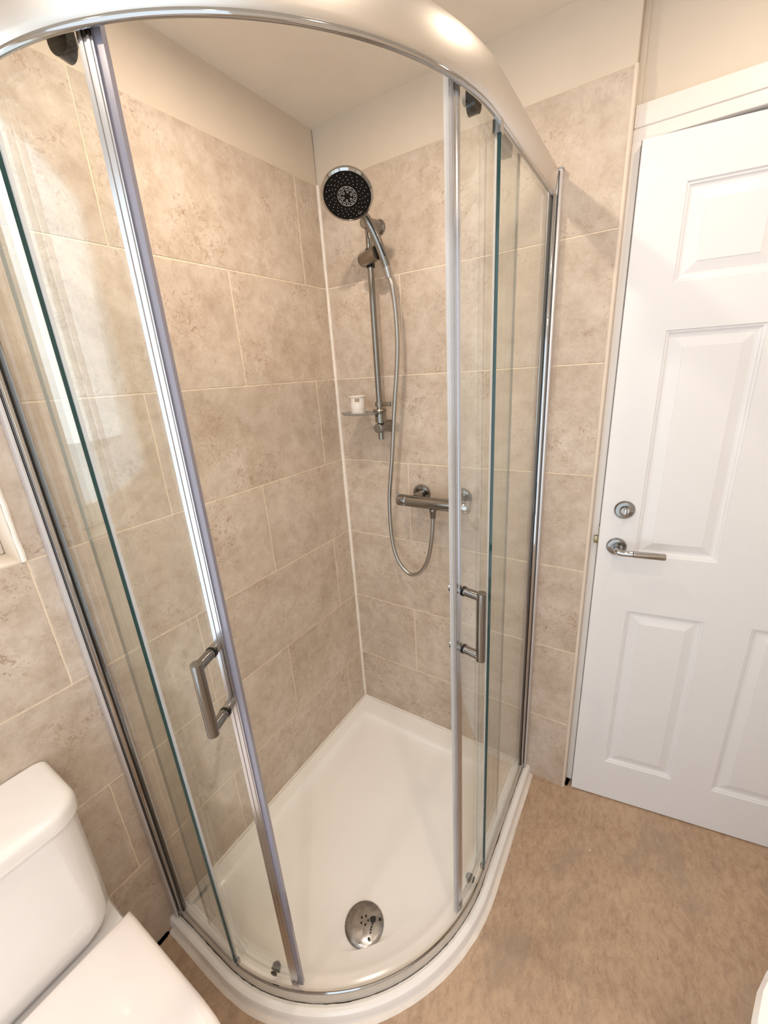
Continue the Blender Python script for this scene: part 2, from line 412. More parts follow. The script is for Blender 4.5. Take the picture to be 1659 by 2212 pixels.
# lever handle: rose, neck, lever
ROSE = [(0, 0), (.0255, 0), (.0262, -.003), (.0235, -.0075), (.016, -.0085), (.0155, -.0075), (.011, -.0075), (.0105, -.012), (0, -.012)]
def prof_neg(p): return [(r_, -h) for r_, h in p]
hz = .990; hx = .047
g = G(); g.lathe(prof_neg(ROSE), (hx, 0, hz), (0, -1, 0), 40)
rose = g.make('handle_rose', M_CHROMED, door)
g = G(); g.tube([(hx, -.008, hz), (hx, -.040, hz), (hx + .003, -.0465, hz), (hx + .012, -.049, hz), (hx + .036, -.049, hz)], [.0085, .0085, .0088, .0088, .0088], 20)
g.tube([(hx + .036, -.049, hz), (hx + .037, -.049, hz), (hx + .038, -.049, hz), (hx + .112, -.049, hz), (hx + .114, -.049, hz)], [.0088, .0078, .0096, .0096, .0085], 24)
g.make('door_handle', M_CHROME, door)
g = G(); tz = 1.103; tx = .056
g.lathe(prof_neg([(0, 0), (.0255, 0), (.0262, -.003), (.0225, -.008), (.0145, -.0085), (.0140, -.004), (0, -.004)]), (tx, 0, tz), (0, -1, 0), 40)
lr = g.make('lock_rose', M_CHROMED, door)
g = G(); g.lathe([(0, .0), (.0115, .0), (.0115, .012), (.0105, .0135), (0, .0135)], (tx, -.004, tz), (0, -1, 0), 30)
g.box(tx - .0045, tx + .0045, -.034, -.016, tz - .011, tz + .011, .003)
g.make('thumb_turn', M_CHROME, lr)
G().box(-.012, .0, .010, .024, .990, 1.012, .002).box(-.0015, .0002, .006, .028, .955, 1.045).make('latch', M_BRASS, door)

# ------------------------------------------------------------------ quadrant geometry shared by tray and enclosure
RC = .55; CX, CY = .227, -.457                                  # tray outline: 0.777 x 1.007 m, corner radius 0.55 m
def FP(t, ins):
    """front outline at parameter t (straight left < 0, arc 0..1, straight right > 1), moved inwards by ins"""
    if t <= 0: return Vector((CX + t, CY - (RC - ins), 0))
    if t >= 1: return Vector((CX + RC - ins, CY + (t - 1), 0))
    a = -PI / 2 + t * PI / 2
    return Vector((CX + math.cos(a) * (RC - ins), CY + math.sin(a) * (RC - ins), 0))
def FN(t):
    a = -PI / 2 + max(0, min(1, t)) * PI / 2; return Vector((math.cos(a), math.sin(a), 0))
def samp(t0, t1, n_arc=48, st=.05):
    ts = [t0]
    def seg(a, b, k):
        for i in range(1, k + 1): ts.append(a + (b - a) * i / k)
    a = t0
    if a < 0:
        b = min(0, t1); seg(a, b, max(1, round((b - a) / st))); a = b
    if a < t1 and a < 1:
        b = min(1, t1); seg(a, b, max(2, round((b - a) * n_arc))); a = b
    if a < t1: seg(a, t1, max(1, round((t1 - a) / st)))
    return ts
TL, TRR = -CX, 1 - CY                                           # parameter at the left wall and at the back wall
def sweep(g, ts, prof, m=0, capm=None, wob=None):
    rings = []
    for t in ts:
        r_ = []
        for k, (ins, z) in enumerate(prof):
            if wob: ins, z = wob(t, k, ins, z)
            p = FP(t, ins); r_.append(Vector((p.x, p.y, z)))
        rings.append(r_)
    n = len(prof); V = [v for r_ in rings for v in r_]; F = []; mi = []
    for i in range(len(rings) - 1):
        for j in range(n):
            k = (j + 1) % n; F.append((i * n + j, i * n + k, (i + 1) * n + k, (i + 1) * n + j))
    n0 = len(g.v); g.v += V; g.f += [tuple(a + n0 for a in q) for q in F]; g.m += [m] * len(F)
    for q in (tuple(range(n))[::-1], tuple(range((len(rings) - 1) * n, len(rings) * n))):
        g.f.append(tuple(a + n0 for a in q)); g.m.append(m if capm is None else capm)
    return g
def az(deg): return (deg + 90) / 90.0

# ------------------------------------------------------------------ shower tray
tray = empty('shower_tray', 'white quadrant shower tray on the floor in the corner', 'shower tray', (.4, -.5, FZ))
DC = Vector((.4925, -.7165, 0)); DR = .053
def tray_ring(f, bx, by, z):
    pts = []
    for t in samp(0, 1, 60): p = FP(t, f); pts.append(Vector((p.x, p.y, z)))
    ex = CX + RC - f
    for i in range(1, 11): pts.append(Vector((ex, CY + (-by - CY) * i / 10, z)))
    for i in range(1, 13): pts.append(Vector((ex + (bx - ex) * i / 12, -by, z)))
    ey = CY - (RC - f)
    for i in range(1, 15): pts.append(Vector((bx, -by + (ey + by) * i / 14, z)))
    for i in range(1, 5): pts.append(Vector((bx + (CX - bx) * i / 5, ey, z)))
    return pts
RIM = [(0, 0, 0, FZ + .001), (.002, 0, 0, .034), (.005, 0, 0, .0415), (.011, 0, 0, .046), (.018, 0, 0, .0465), (.0235, 0, 0, .044), (.027, 0, 0, .0415), (.055, 0, 0, .0415), (.060, 0, 0, .0425),
       (.074, .046, .080, .0445), (.080, .052, .087, .043), (.088, .058, .094, .039), (.100, .066, .104, .034), (.125, .085, .13, .0315)]
rings = [tray_ring(*r_) for r_ in RIM]
last = rings[-1]; n = len(last)
for q in (.12, .3, .5, .7, .88, 1.0):
    rg = []
    for p in last:
        d = (Vector((p.x, p.y, 0)) - DC); e = DC + d.normalized() * DR
        x = p.x + (e.x - p.x) * q; y = p.y + (e.y - p.y) * q; rg.append(Vector((x, y, .0315 - .0085 * q)))
    rings.append(rg)
g = G(); g.loft(rings, cap0=True, cap1=True)
tb_ = g.make('tray_body', M_ACR, None, autos=28); adopt(tray, tb_)
dz = .0235
g = G(); g.lathe([(.0555, 0), (.0560, .0025), (.054, .0045), (.046, .0075), (.034, .0098), (.018, .0112), (0, .0116)], (DC.x, DC.y, dz), (0, 0, 1), 64)
dc = g.make('drain_cover', M_DRAIN, None, autos=60); adopt(tray, dc); dc['label'] = 'stained domed chrome waste cover'
def dome_z(r_): return dz + .0116 - .0116 * (r_ / .056) ** 2 * .62
ox, oy = DC.x - .001, DC.y + .004
for k in range(5):
    a = 2 * PI * k / 5 + .5; px, py = ox + .0105 * math.cos(a), oy + .0105 * math.sin(a)
    zz = dome_z(math.hypot(px - DC.x, py - DC.y)) + .0002
    g = G(); g.lathe([(.0030, -.0006), (.0030, .0003), (.0022, .0004), (0, .0002)], (px, py, zz), (0, 0, 1), 16)
    h = g.make('drain_hole', M_BLACK, dc)
    h.matrix_parent_inverse = Matrix.Identity(4)
def blob(g, cx, cy, rad, seed, zf, m=0, n=20, el=1, rot=0):
    V = [(cx, cy, zf(cx, cy))]
    for i in range(n):
        a = 2 * PI * i / n; r_ = rad * (1 + .45 * mnoise.noise((math.cos(a) * 1.3 + seed, math.sin(a) * 1.3, seed)))
        x, y = r_ * math.cos(a) * el, r_ * math.sin(a); V.append((cx + x * math.cos(rot) - y * math.sin(rot), cy + x * math.sin(rot) + y * math.cos(rot), 0))
    V = [(x, y, zf(x, y)) for x, y, _ in V]
    return g.add(V, [(0, i + 1, (i + 1) % n + 1) for i in range(n)], m)
g = G(); zf = lambda x, y: dome_z(math.hypot(x - DC.x, y - DC.y)) + .0009
blob(g, DC.x + .0185, DC.y + .018, .0085, 1, zf); blob(g, DC.x + .034, DC.y + .030, .0040, 5, zf)
for i, (dx, dy) in enumerate(((.023, .009), (.024, .002), (.026, -.004), (.0285, -.010))): blob(g, DC.x + dx, DC.y + dy, .0028, 9 + i, zf)
blob(g, DC.x + .0325, DC.y - .0225, .0043, 30, zf)
st = g.make('stain', M_STAIN, None); adopt(tray, st); st['label'] = 'black limescale stain'
# small hair on the tray
p0 = Vector((.515, -.805, .0305))
hr = G(); hr.tube([p0, p0 + Vector((-.006, -.008, .0012)), p0 + Vector((-.014, -.0165, .0004))], .0004, 6)
adopt(tray, hr.make('hair', M_STAIN, None))

# silicone beads
g = G(); pts = []; rs = []
for i in range(90):
    z = .045 + (TOP - .045) * i / 89; pts.append((.0015, -.0015, z)); rs.append(.0062 + .0022 * mnoise.noise((i * .23, 1, 4)) + (.0015 if .7 < z < 1.4 else 0))
g.tube(pts, rs, 10)
structure(g.make('trim_5', M_SIL), 'white silicone bead down the shower corner')
g = G()
pts = [(x, -.001, .0465) for x in [i * .02 for i in range(0, 38)]]; g.tube(pts, [.0055 + .001 * mnoise.noise((i * .4, 0, 1)) for i in range(len(pts))], 10)
pts = [(.001, -y, .0465) for y in [i * .02 for i in range(0, 49)]]; g.tube(pts, [.0055 + .001 * mnoise.noise((i * .4, 9, 1)) for i in range(len(pts))], 10)
structure(g.make('trim_6', M_SIL), 'silicone bead between tray and tiled walls')
g = G(); ts = samp(TL + .008, TRR - .004, 90, .02)
def wob(t, k, ins, z):
    e = mnoise.noise((t * 9, .3, 0)) * .0018 + mnoise.noise((t * 40, .9, 0)) * .0010
    return (ins + (e if k in (0, 1) else 0), z)
sweep(g, ts, [(-.0105, FZ + .0002), (-.0075, FZ + .002), (-.002, FZ + .0055), (.003, FZ + .0055), (.003, FZ + .0002)], wob=wob)
structure(g.make('trim_7', M_SIL), 'rough white silicone bead along the foot of the tray')
# dark gap at the foot of the left wall by the tray
g = G()
for i in range(26):
    y = -1.022 - i * .0022
    blob(g, .006 + .002 * mnoise.noise((i, 1, 1)), y, .006, i, lambda x, y_: FZ + .0008)
for i in range(14): blob(g, .902 + .0004 * i, .018 + i * .003, .0055, 50 + i, lambda x, y_: FZ + .0008)
dg = g.make('trim_8', M_DARK); structure(dg, 'dark unsealed gap where floor meets wall')

# ------------------------------------------------------------------ shower enclosure
enc = empty('shower_enclosure', 'quadrant glass shower enclosure with chrome frame, doors slid open', 'shower enclosure', (.4, -.5, .045))
def part(g, name, mats, parent=None, autos=35, label=None):
    o = g.make(name, mats, None, autos=autos)
    if parent is None: adopt(enc, o)
    else: adopt(enc, o); o.parent = parent; o.matrix_parent_inverse = Matrix.Identity(4) if parent.matrix_parent_inverse != Matrix.Identity(4) and parent.parent == enc else Matrix.Identity(4)
    if label: o['label'] = label
    return o
tsF = samp(TL + .012, TRR - .010, 72)
g = G(); sweep(g, tsF, [(.0295, .0415), (.0275, .047), (.0290, .066), (.0315, .070), (.035, .0735), (.0405, .0735), (.041, .060), (.043, .046), (.043, .0415)])
brail = part(g, 'bottom_rail', M_RAIL, label='grimy aluminium bottom rail')
g = G(); sweep(g, tsF, [(.0305, .0700), (.0300, .0745), (.0325, .0765), (.0345, .0755), (.0350, .0725)])
part(g, 'bottom_rail_lip', M_CHROME, label='bright chrome lip')
g = G(); V = []; F = []; N = 500
for i in range(N):
    t = TL + .02 + (TRR - TL - .04) * i / (N - 1)
    w_ = max(.0002, .0009 + .0016 * mnoise.noise((t * 11, 4, 2)) + .0011 * mnoise.noise((t * 57, 1, 2)))
    o_ = .0266 + .0005 * mnoise.noise((t * 30, 7, 7))
    for e in (o_ - w_, o_ + .001):
        p = FP(t, e); V.append((p.x, p.y, .0424 + (.0012 if e < .0252 else 0)))
g.add(V, [(2 * i, 2 * i + 2, 2 * i + 3, 2 * i + 1) for i in range(N - 1)])
part(g, 'mildew_line', M_DIRT, label='dark mildew line outside the rail')
# header: satin outer face, chrome lip under it
g = G(); sweep(g, tsF, [(.0290, 1.892), (.0262, 1.900), (.0240, 1.918), (.0225, 1.935), (.0240, 1.9435), (.030, 1.9465), (.062, 1.9465), (.066, 1.940), (.066, 1.927), (.061, 1.927), (.061, 1.936), (.036, 1.936), (.035, 1.889)])
part(g, 'header_rail', M_SATIN, autos=50, label='satin curved header rail')
g = G(); sweep(g, tsF, [(.0300, 1.8935), (.0285, 1.8905), (.0288, 1.8865), (.0325, 1.8845), (.0360, 1.8865), (.0360, 1.8935)])
part(g, 'header_lip', M_CHROME, autos=60, label='polished lip under the header')
# wall posts: channel on the tiles plus the glass profile that slides into it
def post(side):
    def B(g, a0, a1, h0, h1, z0, z1, bev, m=0):                # a: inset across, h: height off the wall
        if side == 'L': g.box(h0, h1, -1.007 + a0, -1.007 + a1, z0, z1, bev, m)
        else: g.box(.777 - a1, .777 - a0, -h1, -h0, z0, z1, bev, m)
    g = G(); B(g, .0145, .0455, .0, .0235, .046, 1.945, .0035)
    ch = part(g, 'wall_channel', M_CHAN, autos=40)
    g = G(); B(g, .0205, .0225, .0237, .0242, .05, 1.94, 0); part(g, 'channel_groove', M_BLACK, ch)
    g = G(); B(g, .0225, .0435, .0235, .0405, .074, 1.892, .003)
    gp = part(g, 'glass_profile', M_CHROME, autos=40)
    g = G(); B(g, .0285, .0385, .0402, .0418, .075, 1.89, 0); part(g, 'glazing_gasket', M_BLACK, gp)
    g = G(); B(g, .0145, .0455, .0, .022, 1.945, 1.9475, .001)
    part(g, 'channel_cap', M_CHROME, ch)
post('L'); post('R')
def panel(name, t0, t1, i0, i1, z0, z1, label):
    g = G(); sweep(g, samp(t0, t1, 72), [(i0, z0), (i1, z0), (i1, z1), (i0, z1)], 0, 1)
    return part(g, name, [M_GLASS, M_GEDGE], autos=30, label=label)
FI = .0305
pl = panel('fixed_panel', TL + .0405, az(-86.0), FI, FI + .0068, .0755, 1.900, 'left fixed glass pane by the toilet')
pr = panel('fixed_panel', az(2.2), 0, 0, 0, 0, 0) if False else None
T_FR = 1 + (CY * -1 - .437)                                    # right fixed pane ends at y = -0.437
pr = panel('fixed_panel', 1 + (.457 - .434), TRR - .0405, FI, FI + .0068, .0755, 1.900, 'right fixed glass pane by the door')
# edge seals on the fixed panes
def strip(name, t0, t1, i0, i1, z0, z1, mat, parent, bev=.0015, label=None):
    g = G(); ts = samp(t0, t1, 300)
    prof = [(i0 + bev, z0), (i1 - bev, z0)]
    # profile across (inset) swept vertically: build as prism
    V = []; F = []
    base = []
    for t in ts: base.append(FP(t, i0))
    for t in ts[::-1]: base.append(FP(t, i1))
    # chamfer corners
    n_ = len(base); 
    for z in (z0, z1):
        for p in base: V.append((p.x, p.y, z))
    F.append(tuple(range(n_))[::-1]); F.append(tuple(range(n_, 2 * n_)))
    for i in range(n_): F.append((i, (i + 1) % n_, n_ + (i + 1) % n_, n_ + i))
    g.add(V, F)
    return part(g, name, mat, parent, autos=30, label=label)
def tm(t, metres):                                              # move along the arc by metres
    return t + metres / (RC * PI / 2) if 0 <= t <= 1 else t + metres
strip('edge_seal', az(-86.0) - .004, az(-86.0) + .008, FI + .0062, FI + .0098, .076, 1.89, M_SEAL, pl)
strip('edge_seal', 1 + .0195, 1 + .0275, FI + .0062, FI + .0098, .076, 1.89, M_SEAL, pr)
DI = .0455
dl = panel('sliding_door', CX * 0 - .087, az(-66.6), DI, DI + .006, .083, 1.905, 'left curved sliding glass door, slid open')
dr = panel('sliding_door', az(-12.6), 1.19, DI, DI + .006, .075, 1.905, 'right curved sliding glass door, slid open')
def leading(tc0, tc1, door_, z0, label):
    lo, hi = min(tc0, tc1), max(tc0, tc1)
    s = strip('leading_edge_profile', lo, hi, DI - .0045, DI + .0105, z0, 1.905, M_ALU, door_, label=label)
    w = (hi - lo)
    return s
def az_(a): return az(a)
lead_l = leading(az(-67.3), az(-65.2), dl, .074, 'brushed edge profile')
strip('magnetic_seal', az(-65.2), az(-64.1), DI - .001, DI + .008, .074, 1.905, M_MAG, dl)
strip('profile_rib', az(-66.9), az(-66.5), DI - .0058, DI - .0045, .076, 1.905, M_ALU, dl)
strip('profile_rib', az(-65.9), az(-65.5), DI - .0058, DI - .0045, .076, 1.905, M_ALU, dl)
leading(az(-13.4), az(-11.6), dr, .066, 'brushed edge profile')
strip('magnetic_seal', az(-14.2), az(-13.4), DI - .001, DI + .008, .066, 1.905, M_SEAL, dr)
strip('profile_rib', az(-12.6), az(-12.2), DI - .0058, DI - .0045, .068, 1.905, M_ALU, dr)
# door handles: mitred chrome D bars with black washers, fixed through the glass
def handle(a_deg, door_, z0, z1):
    t = az(a_deg); nrm = FN(t); base = FP(t, DI)
    def at(o, z): p = base + nrm * o; return (p.x, p.y, z)
    out = .047
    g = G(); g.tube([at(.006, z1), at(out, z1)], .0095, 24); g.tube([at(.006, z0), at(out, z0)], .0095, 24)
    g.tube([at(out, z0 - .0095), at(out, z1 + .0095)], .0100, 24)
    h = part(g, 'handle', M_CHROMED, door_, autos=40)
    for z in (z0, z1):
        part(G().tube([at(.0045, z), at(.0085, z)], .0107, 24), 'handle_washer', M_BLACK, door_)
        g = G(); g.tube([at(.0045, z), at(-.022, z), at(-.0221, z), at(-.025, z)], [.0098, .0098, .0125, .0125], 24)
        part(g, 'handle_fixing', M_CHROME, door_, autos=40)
handle(-68.3, dl, .937, 1.068)
handle(-10.8, dr, .933, 1.074)
# rollers
def roller(t, z, door_, top=True):
    nrm = FN(t); base = FP(t, DI + .006)
    def at(o, zz): p = base - nrm * o; return Vector((p.x, p.y, zz))
    tan = Vector((-nrm.y, nrm.x, 0))
    g = G()
    if top:
        # housing: rounded tongue hanging from the header behind the glass
        out = []
        for i in range(13):
            a = PI + PI * i / 12; out.append((.014 * math.cos(a), .016 * math.sin(a) - .016))
        poly = [(-.014, .032)] + out + [(.014, .032)]
        V = []
        for o in (.002, .018):
            for (u_, v_) in poly: q = at(o, z + v_) + tan * u_ * (1 if o < .01 else .85); V.append(q)
        n_ = len(poly); F = [tuple(range(n_))[::-1], tuple(range(n_, 2 * n_))] + [(i, (i + 1) % n_, n_ + (i + 1) % n_, n_ + i) for i in range(n_)]
        g.add(V, F)
        h = part(g, 'roller', M_GBLACK, door_, autos=50)
        g = G(); g.tube([at(.018, z - .008), at(.026, z - .008)], [.011, .008], 20); part(g, 'roller_knob', M_SMOKE, door_, autos=40)
    else:
        g.tube([at(-.008, z), at(-.0062, z)], .0085, 20)
        g.tube([at(.0005, z), at(.010, z), at(.016, z)], [.0115, .0115, .006], 20)
        g.tube([at(.004, z - .012), at(.012, z - .012)], .0085, 18)
        part(g, 'roller', M_GBLACK, door_, autos=50)
roller(az(-71.6), 1.914, dl); roller(az(-2.6), 1.922, dr)
roller(-.06, 1.914, dl); roller(1.150, 1.918, dr)
roller(az(-72.8), .094, dl, False); roller(az(-3.6), .083, dr, False)
# corner brackets where the fixed panes meet header and rail
for t, s in ((az(-85.6), -1), (1 + .021, 1)):
    nrm = FN(t); tan = Vector((-nrm.y, nrm.x, 0)); p = FP(t, FI - .001)
    for (z0, z1) in ((1.872, 1.892), (.072, .088)):
        g = G()
        V = []
        for z in (z0, z1):
            for (o, u_) in ((.001, -.007), (.001, .007), (-.013, .007), (-.013, -.007)):
                q = p + nrm * o + tan * u_; V.append((q.x, q.y, z))
        g.add(V, [(0, 1, 2, 3), (4, 5, 6, 7), (0, 1, 5, 4), (1, 2, 6, 5), (2, 3, 7, 6), (3, 0, 4, 7)])
        part(g, 'pane_clip', M_CHROME)

# ------------------------------------------------------------------ shower riser rail set
RX, RY = .2235, -.056
riser = empty('shower_riser_rail', 'chrome riser rail fixed to the tiles above the shower valve', 'shower rail', (RX, 0, 1.29))
def rp(g, name, mat, parent=None, label=None, autos=40):
    o = g.make(name, mat, None, autos=autos); adopt(riser, o)
    if parent: o.parent = parent; o.matrix_parent_inverse = Matrix.Identity(4)
    if label: o['label'] = label
    return o
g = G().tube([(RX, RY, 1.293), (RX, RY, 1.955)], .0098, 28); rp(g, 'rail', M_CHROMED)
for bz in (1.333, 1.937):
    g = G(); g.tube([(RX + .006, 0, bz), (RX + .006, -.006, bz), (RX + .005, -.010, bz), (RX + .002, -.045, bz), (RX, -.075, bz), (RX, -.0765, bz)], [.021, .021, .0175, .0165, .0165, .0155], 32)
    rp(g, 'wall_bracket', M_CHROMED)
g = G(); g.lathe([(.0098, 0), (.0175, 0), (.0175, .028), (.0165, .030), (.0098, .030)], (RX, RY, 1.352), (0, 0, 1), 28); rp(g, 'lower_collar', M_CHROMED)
# soap dish: smoked oval plate clipped on the rail
g = G(); rings = []
for (k, z) in ((.0, 1.3795), (.9, 1.3795), (.97, 1.382), (1.0, 1.3875), (.97, 1.3885), (.93, 1.385), (.0, 1.3825)):
    rg = []
    for i in range(40):
        a = 2 * PI * i / 40; rg.append(Vector((.158 + .072 * max(k, .001) * math.cos(a), -.082 + .046 * max(k, .001) * math.sin(a), z)))
    rings.append(rg)
g.loft(rings); dish = rp(g, 'soap_dish', M_SMOKE, label='smoked clear oval soap dish')
g = G(); g.lathe([(.0099, 0), (.022, .002), (.0235, .008), (.021, .013), (.0099, .014)], (RX, RY, 1.383), (0, 0, 1), 28); rp(g, 'dish_collar', M_BRUSH)
# hose guide
g = G(); g.lathe([(.0099, 0), (.0145, 0), (.0145, .015), (.0099, .015)], (RX, RY, 1.404), (0, 0, 1), 28)
g.box(RX + .008, RX + .052, RY - .006, RY + .004, 1.4045, 1.4185, .0015); g.tube([(RX + .052, RY - .003, 1.404), (RX + .052, RY - .003, 1.419)], .006, 16)
rp(g, 'hose_guide', M_BRUSH)
# slider
SZ = 1.846
g = G(); d_ = Vector((.074, -.030, .004)); c0 = Vector((RX - .022, RY - .008, SZ - .004)); g.tube([c0, c0 + d_ * .02, c0 + d_ * .97, c0 + d_], [.0185, .0195, .0195, .0185], 32)
sl = rp(g, 'slider', M_BRUSH, label='satin slider body')
g = G(); g.tube([(RX, RY, SZ - .026), (RX, RY, SZ + .024)], .0135, 20); rp(g, 'slider_bush', M_BLACK, sl)

# hand shower with its hose
HP = Vector((.292, -.096, 1.838))                                # where the handle sits in the slider
HC = Vector((.262, -.205, 1.960))                                # centre of the spray face
fn = Vector((.45, -.80, -1.25)).normalized()                      # the way the spray face looks
hs = empty('hand_shower', 'round chrome hand shower with black spray face hung on riser rail', 'shower head', HP)
def hp_(g, name, mat, parent=None, label=None, autos=40):
    o = g.make(name, mat, None, autos=autos); adopt(hs, o)
    if parent: o.parent = parent; o.matrix_parent_inverse = Matrix.Identity(4)
    if label: o['label'] = label
    return o
HR = .0695
g = G(); g.lathe([(0, -.036), (.022, -.036), (.040, -.030), (.056, -.018), (HR - .0015, -.008), (HR, -.003), (HR - .001, .001), (HR - .0065, .0035), (HR - .0075, .0015), (0, .0015)], HC, fn, 64)
head = hp_(g, 'head', M_CHROME, autos=45)
g = G(); g.lathe([(HR - .0065, .0012), (HR - .0075, .0024), (.027, .0030), (.0265, .0022), (.0250, .0022), (.0245, .0030), (0, .0030)], HC, fn, 64)
face = hp_(g, 'spray_plate', M_FACE, label='black spray plate')
a1 = fn.cross(Vector((0, 0, 1))).normalized(); a2 = fn.cross(a1)
def fp(r_, a, h): return HC + a1 * r_ * math.cos(a) + a2 * r_ * math.sin(a) + fn * h
g = G()
for k in range(20):
    for j, r_ in enumerate((.034, .041, .048, .055)):
        a = 2 * PI * k / 20 + j * .11; g.lathe([(.0008, 0), (.0007, .0009), (0, .001)], fp(r_, a, .0026), fn, 8)
hp_(g, 'nozzles', M_NOZ, head, label='pale dots of spray nozzles')
g = G(); g.lathe([(.0250, .0022), (.0254, .0034), (.0246, .0034), (.0242, .0022)], HC, fn, 40)
for k in range(12):
    c = fp(.0195, 2 * PI * k / 12, 0); g.lathe([(.0026, .0030), (.0032, .0037), (.0036, .0030)], c, fn, 14)
for k in range(6):
    c = fp(.0115, 2 * PI * k / 6 + .3, 0); g.lathe([(.0020, .0030), (.0026, .0037), (.0030, .0030)], c, fn, 12)
hp_(g, 'massage_jets', M_NOZ, head, label='rings of larger jets at the centre')
# handle: curves from holder to the back of the head
def bez(p0, p1, p2, p3, n):
    o = []
    for i in range(n + 1):
        t = i / n; s = 1 - t; o.append(p0 * s ** 3 + p1 * 3 * s * s * t + p2 * 3 * s * t * t + p3 * t ** 3)
    return o
dv = (HP - HC); dv = (dv - fn * dv.dot(fn)).normalized()
hend = HC + dv * .062 - fn * .012
pts = bez(HP + Vector((.006, .012, -.030)), HP + Vector((0, -.008, .02)), hend + dv * .045 - fn * .002, hend - dv * .010, 20)
g = G(); g.tube(pts, [.0125] * 3 + [.0132] * 4 + [.0132 - .0001 * i for i in range(11)] + [.0125, .014, .016], 24); hp_(g, 'handle', M_CHROMED)
cam_p = Vector((.9, -1.1, 1.3)); g = G(); ln = []
for i in range(3, 18):
    p = pts[i]; q_ = (pts[i + 1] - pts[i - 1]).normalized(); e_ = (cam_p - p); e_ = (e_ - q_ * e_.dot(q_)).normalized(); e_ = e_ * .8 + q_.cross(e_) * .35; ln.append(p + e_.normalized() * .0127)
g.tube(ln, .0022, 8); hp_(g, 'grip_line', M_BLACK, label='black inlay line along the handle')
g = G(); b0 = HP + Vector((.006, .012, -.030)); g.tube([b0, b0 + Vector((.004, .006, -.030))], [.0125, .0105], 24); hp_(g, 'hose_nut', M_CHROME)

# catmull-rom hose
def crom(P, n=16):
    P = [Vector(p) for p in P]; Q = [P[0] * 2 - P[1]] + P + [P[-1] * 2 - P[-2]]; o = []
    for i in range(1, len(Q) - 2):
        a, b, c, d = Q[i - 1], Q[i], Q[i + 1], Q[i + 2]
        for k in range(n):
            t = k / n; o.append(.5 * ((2 * b) + (c - a) * t + (2 * a - 5 * b + 4 * c - d) * t * t + (3 * b - a - 3 * c + d) * t ** 3))
    o.append(P[-1]); return o
VY = -.066
hpnts = [b0 + Vector((.004, .006, -.028)), (.3105, -.075, 1.745), (.3135, -.068, 1.66), (.3085, -.064, 1.56), (.2845, -.061, 1.39), (.262, -.058, 1.22), (.2415, -.057, 1.075), (.2425, -.057, .93), (.262, -.058, .845), (.3075, -.060, .795), (.3560, -.063, .807), (.3935, -.065, .868), (.4125, -.066, .955), (.4195, VY, 1.035)]
hose = G().tube(crom(hpnts), .0073, 16).make('shower_hose', M_STEELHOSE, None, autos=60)
tag(hose, 'smooth silver shower hose looping from the hand shower down to the valve', 'shower hose')

# ------------------------------------------------------------------ thermostatic bar valve
VZ = 1.083
valve = empty('shower_valve', 'chrome thermostatic bar valve on the tiled wall', 'shower valve', (.42, 0, VZ))
def vp(g, name, mat, label=None):
    o = g.make(name, mat, None, autos=40); adopt(valve, o)
    if label: o['label'] = label
    return o
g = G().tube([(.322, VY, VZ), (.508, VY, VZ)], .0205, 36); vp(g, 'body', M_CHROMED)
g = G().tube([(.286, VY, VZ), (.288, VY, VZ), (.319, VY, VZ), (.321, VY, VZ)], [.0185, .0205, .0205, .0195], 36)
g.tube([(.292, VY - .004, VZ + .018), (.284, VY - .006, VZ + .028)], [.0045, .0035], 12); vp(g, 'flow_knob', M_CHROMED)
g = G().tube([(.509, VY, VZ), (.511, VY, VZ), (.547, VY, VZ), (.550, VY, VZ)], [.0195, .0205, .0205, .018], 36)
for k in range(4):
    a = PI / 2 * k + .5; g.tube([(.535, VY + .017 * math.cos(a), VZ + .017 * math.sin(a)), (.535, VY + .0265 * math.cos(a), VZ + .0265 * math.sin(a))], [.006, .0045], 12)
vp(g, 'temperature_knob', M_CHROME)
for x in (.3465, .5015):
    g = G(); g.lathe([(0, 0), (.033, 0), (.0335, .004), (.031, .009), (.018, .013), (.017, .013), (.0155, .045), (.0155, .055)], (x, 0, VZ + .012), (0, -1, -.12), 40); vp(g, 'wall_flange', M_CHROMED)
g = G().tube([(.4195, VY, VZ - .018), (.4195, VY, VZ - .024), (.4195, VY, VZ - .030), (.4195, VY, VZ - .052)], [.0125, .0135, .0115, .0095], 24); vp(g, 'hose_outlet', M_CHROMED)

# ------------------------------------------------------------------ pot on the soap dish
pot = empty('plastic_pot', 'small open white plastic pot standing on the soap dish', 'pot', (.152, -.082, 1.3855))
PX, PY, PZ = .152, -.082, 1.3838
g = G(); g.lathe([(0, 0), (.0245, 0), (.025, .002), (.0262, .055), (.0295, .056), (.0298, .0585), (.0262, .0595), (.0248, .058), (.0235, .004), (0, .004)], (PX, PY, PZ), (0, 0, 1), 40)
o = g.make('pot_body', M_POT, None); adopt(pot, o)
def band(a0, a1, z0, z1, r0):
    V = []; n_ = 8
    for i in range(n_ + 1):
        a = a0 + (a1 - a0) * i / n_
        for z in (z0, z1): V.append((PX + (r0 + (z - PZ) * .022) * math.cos(a), PY + (r0 + (z - PZ) * .022) * math.sin(a), z))
    return V, [(2 * i, 2 * i + 2, 2 * i + 3, 2 * i + 1) for i in range(n_)]
g = G(); g.add(*band(math.radians(-75), math.radians(-40), PZ + .040, PZ + .052, .0254)); g.add(*band(math.radians(-128), math.radians(-118), PZ + .038, PZ + .053, .0254))
o = g.make('pot_label', M_POTLAB, None); adopt(pot, o); o['label'] = 'faded brown print near the rim'
g = G(); g.lathe([(.0255, .016), (.0262, .017), (.0260, .018)], (PX, PY, PZ), (0, 0, 1), 40); o = g.make('pot_band', M_POT, None); adopt(pot, o)

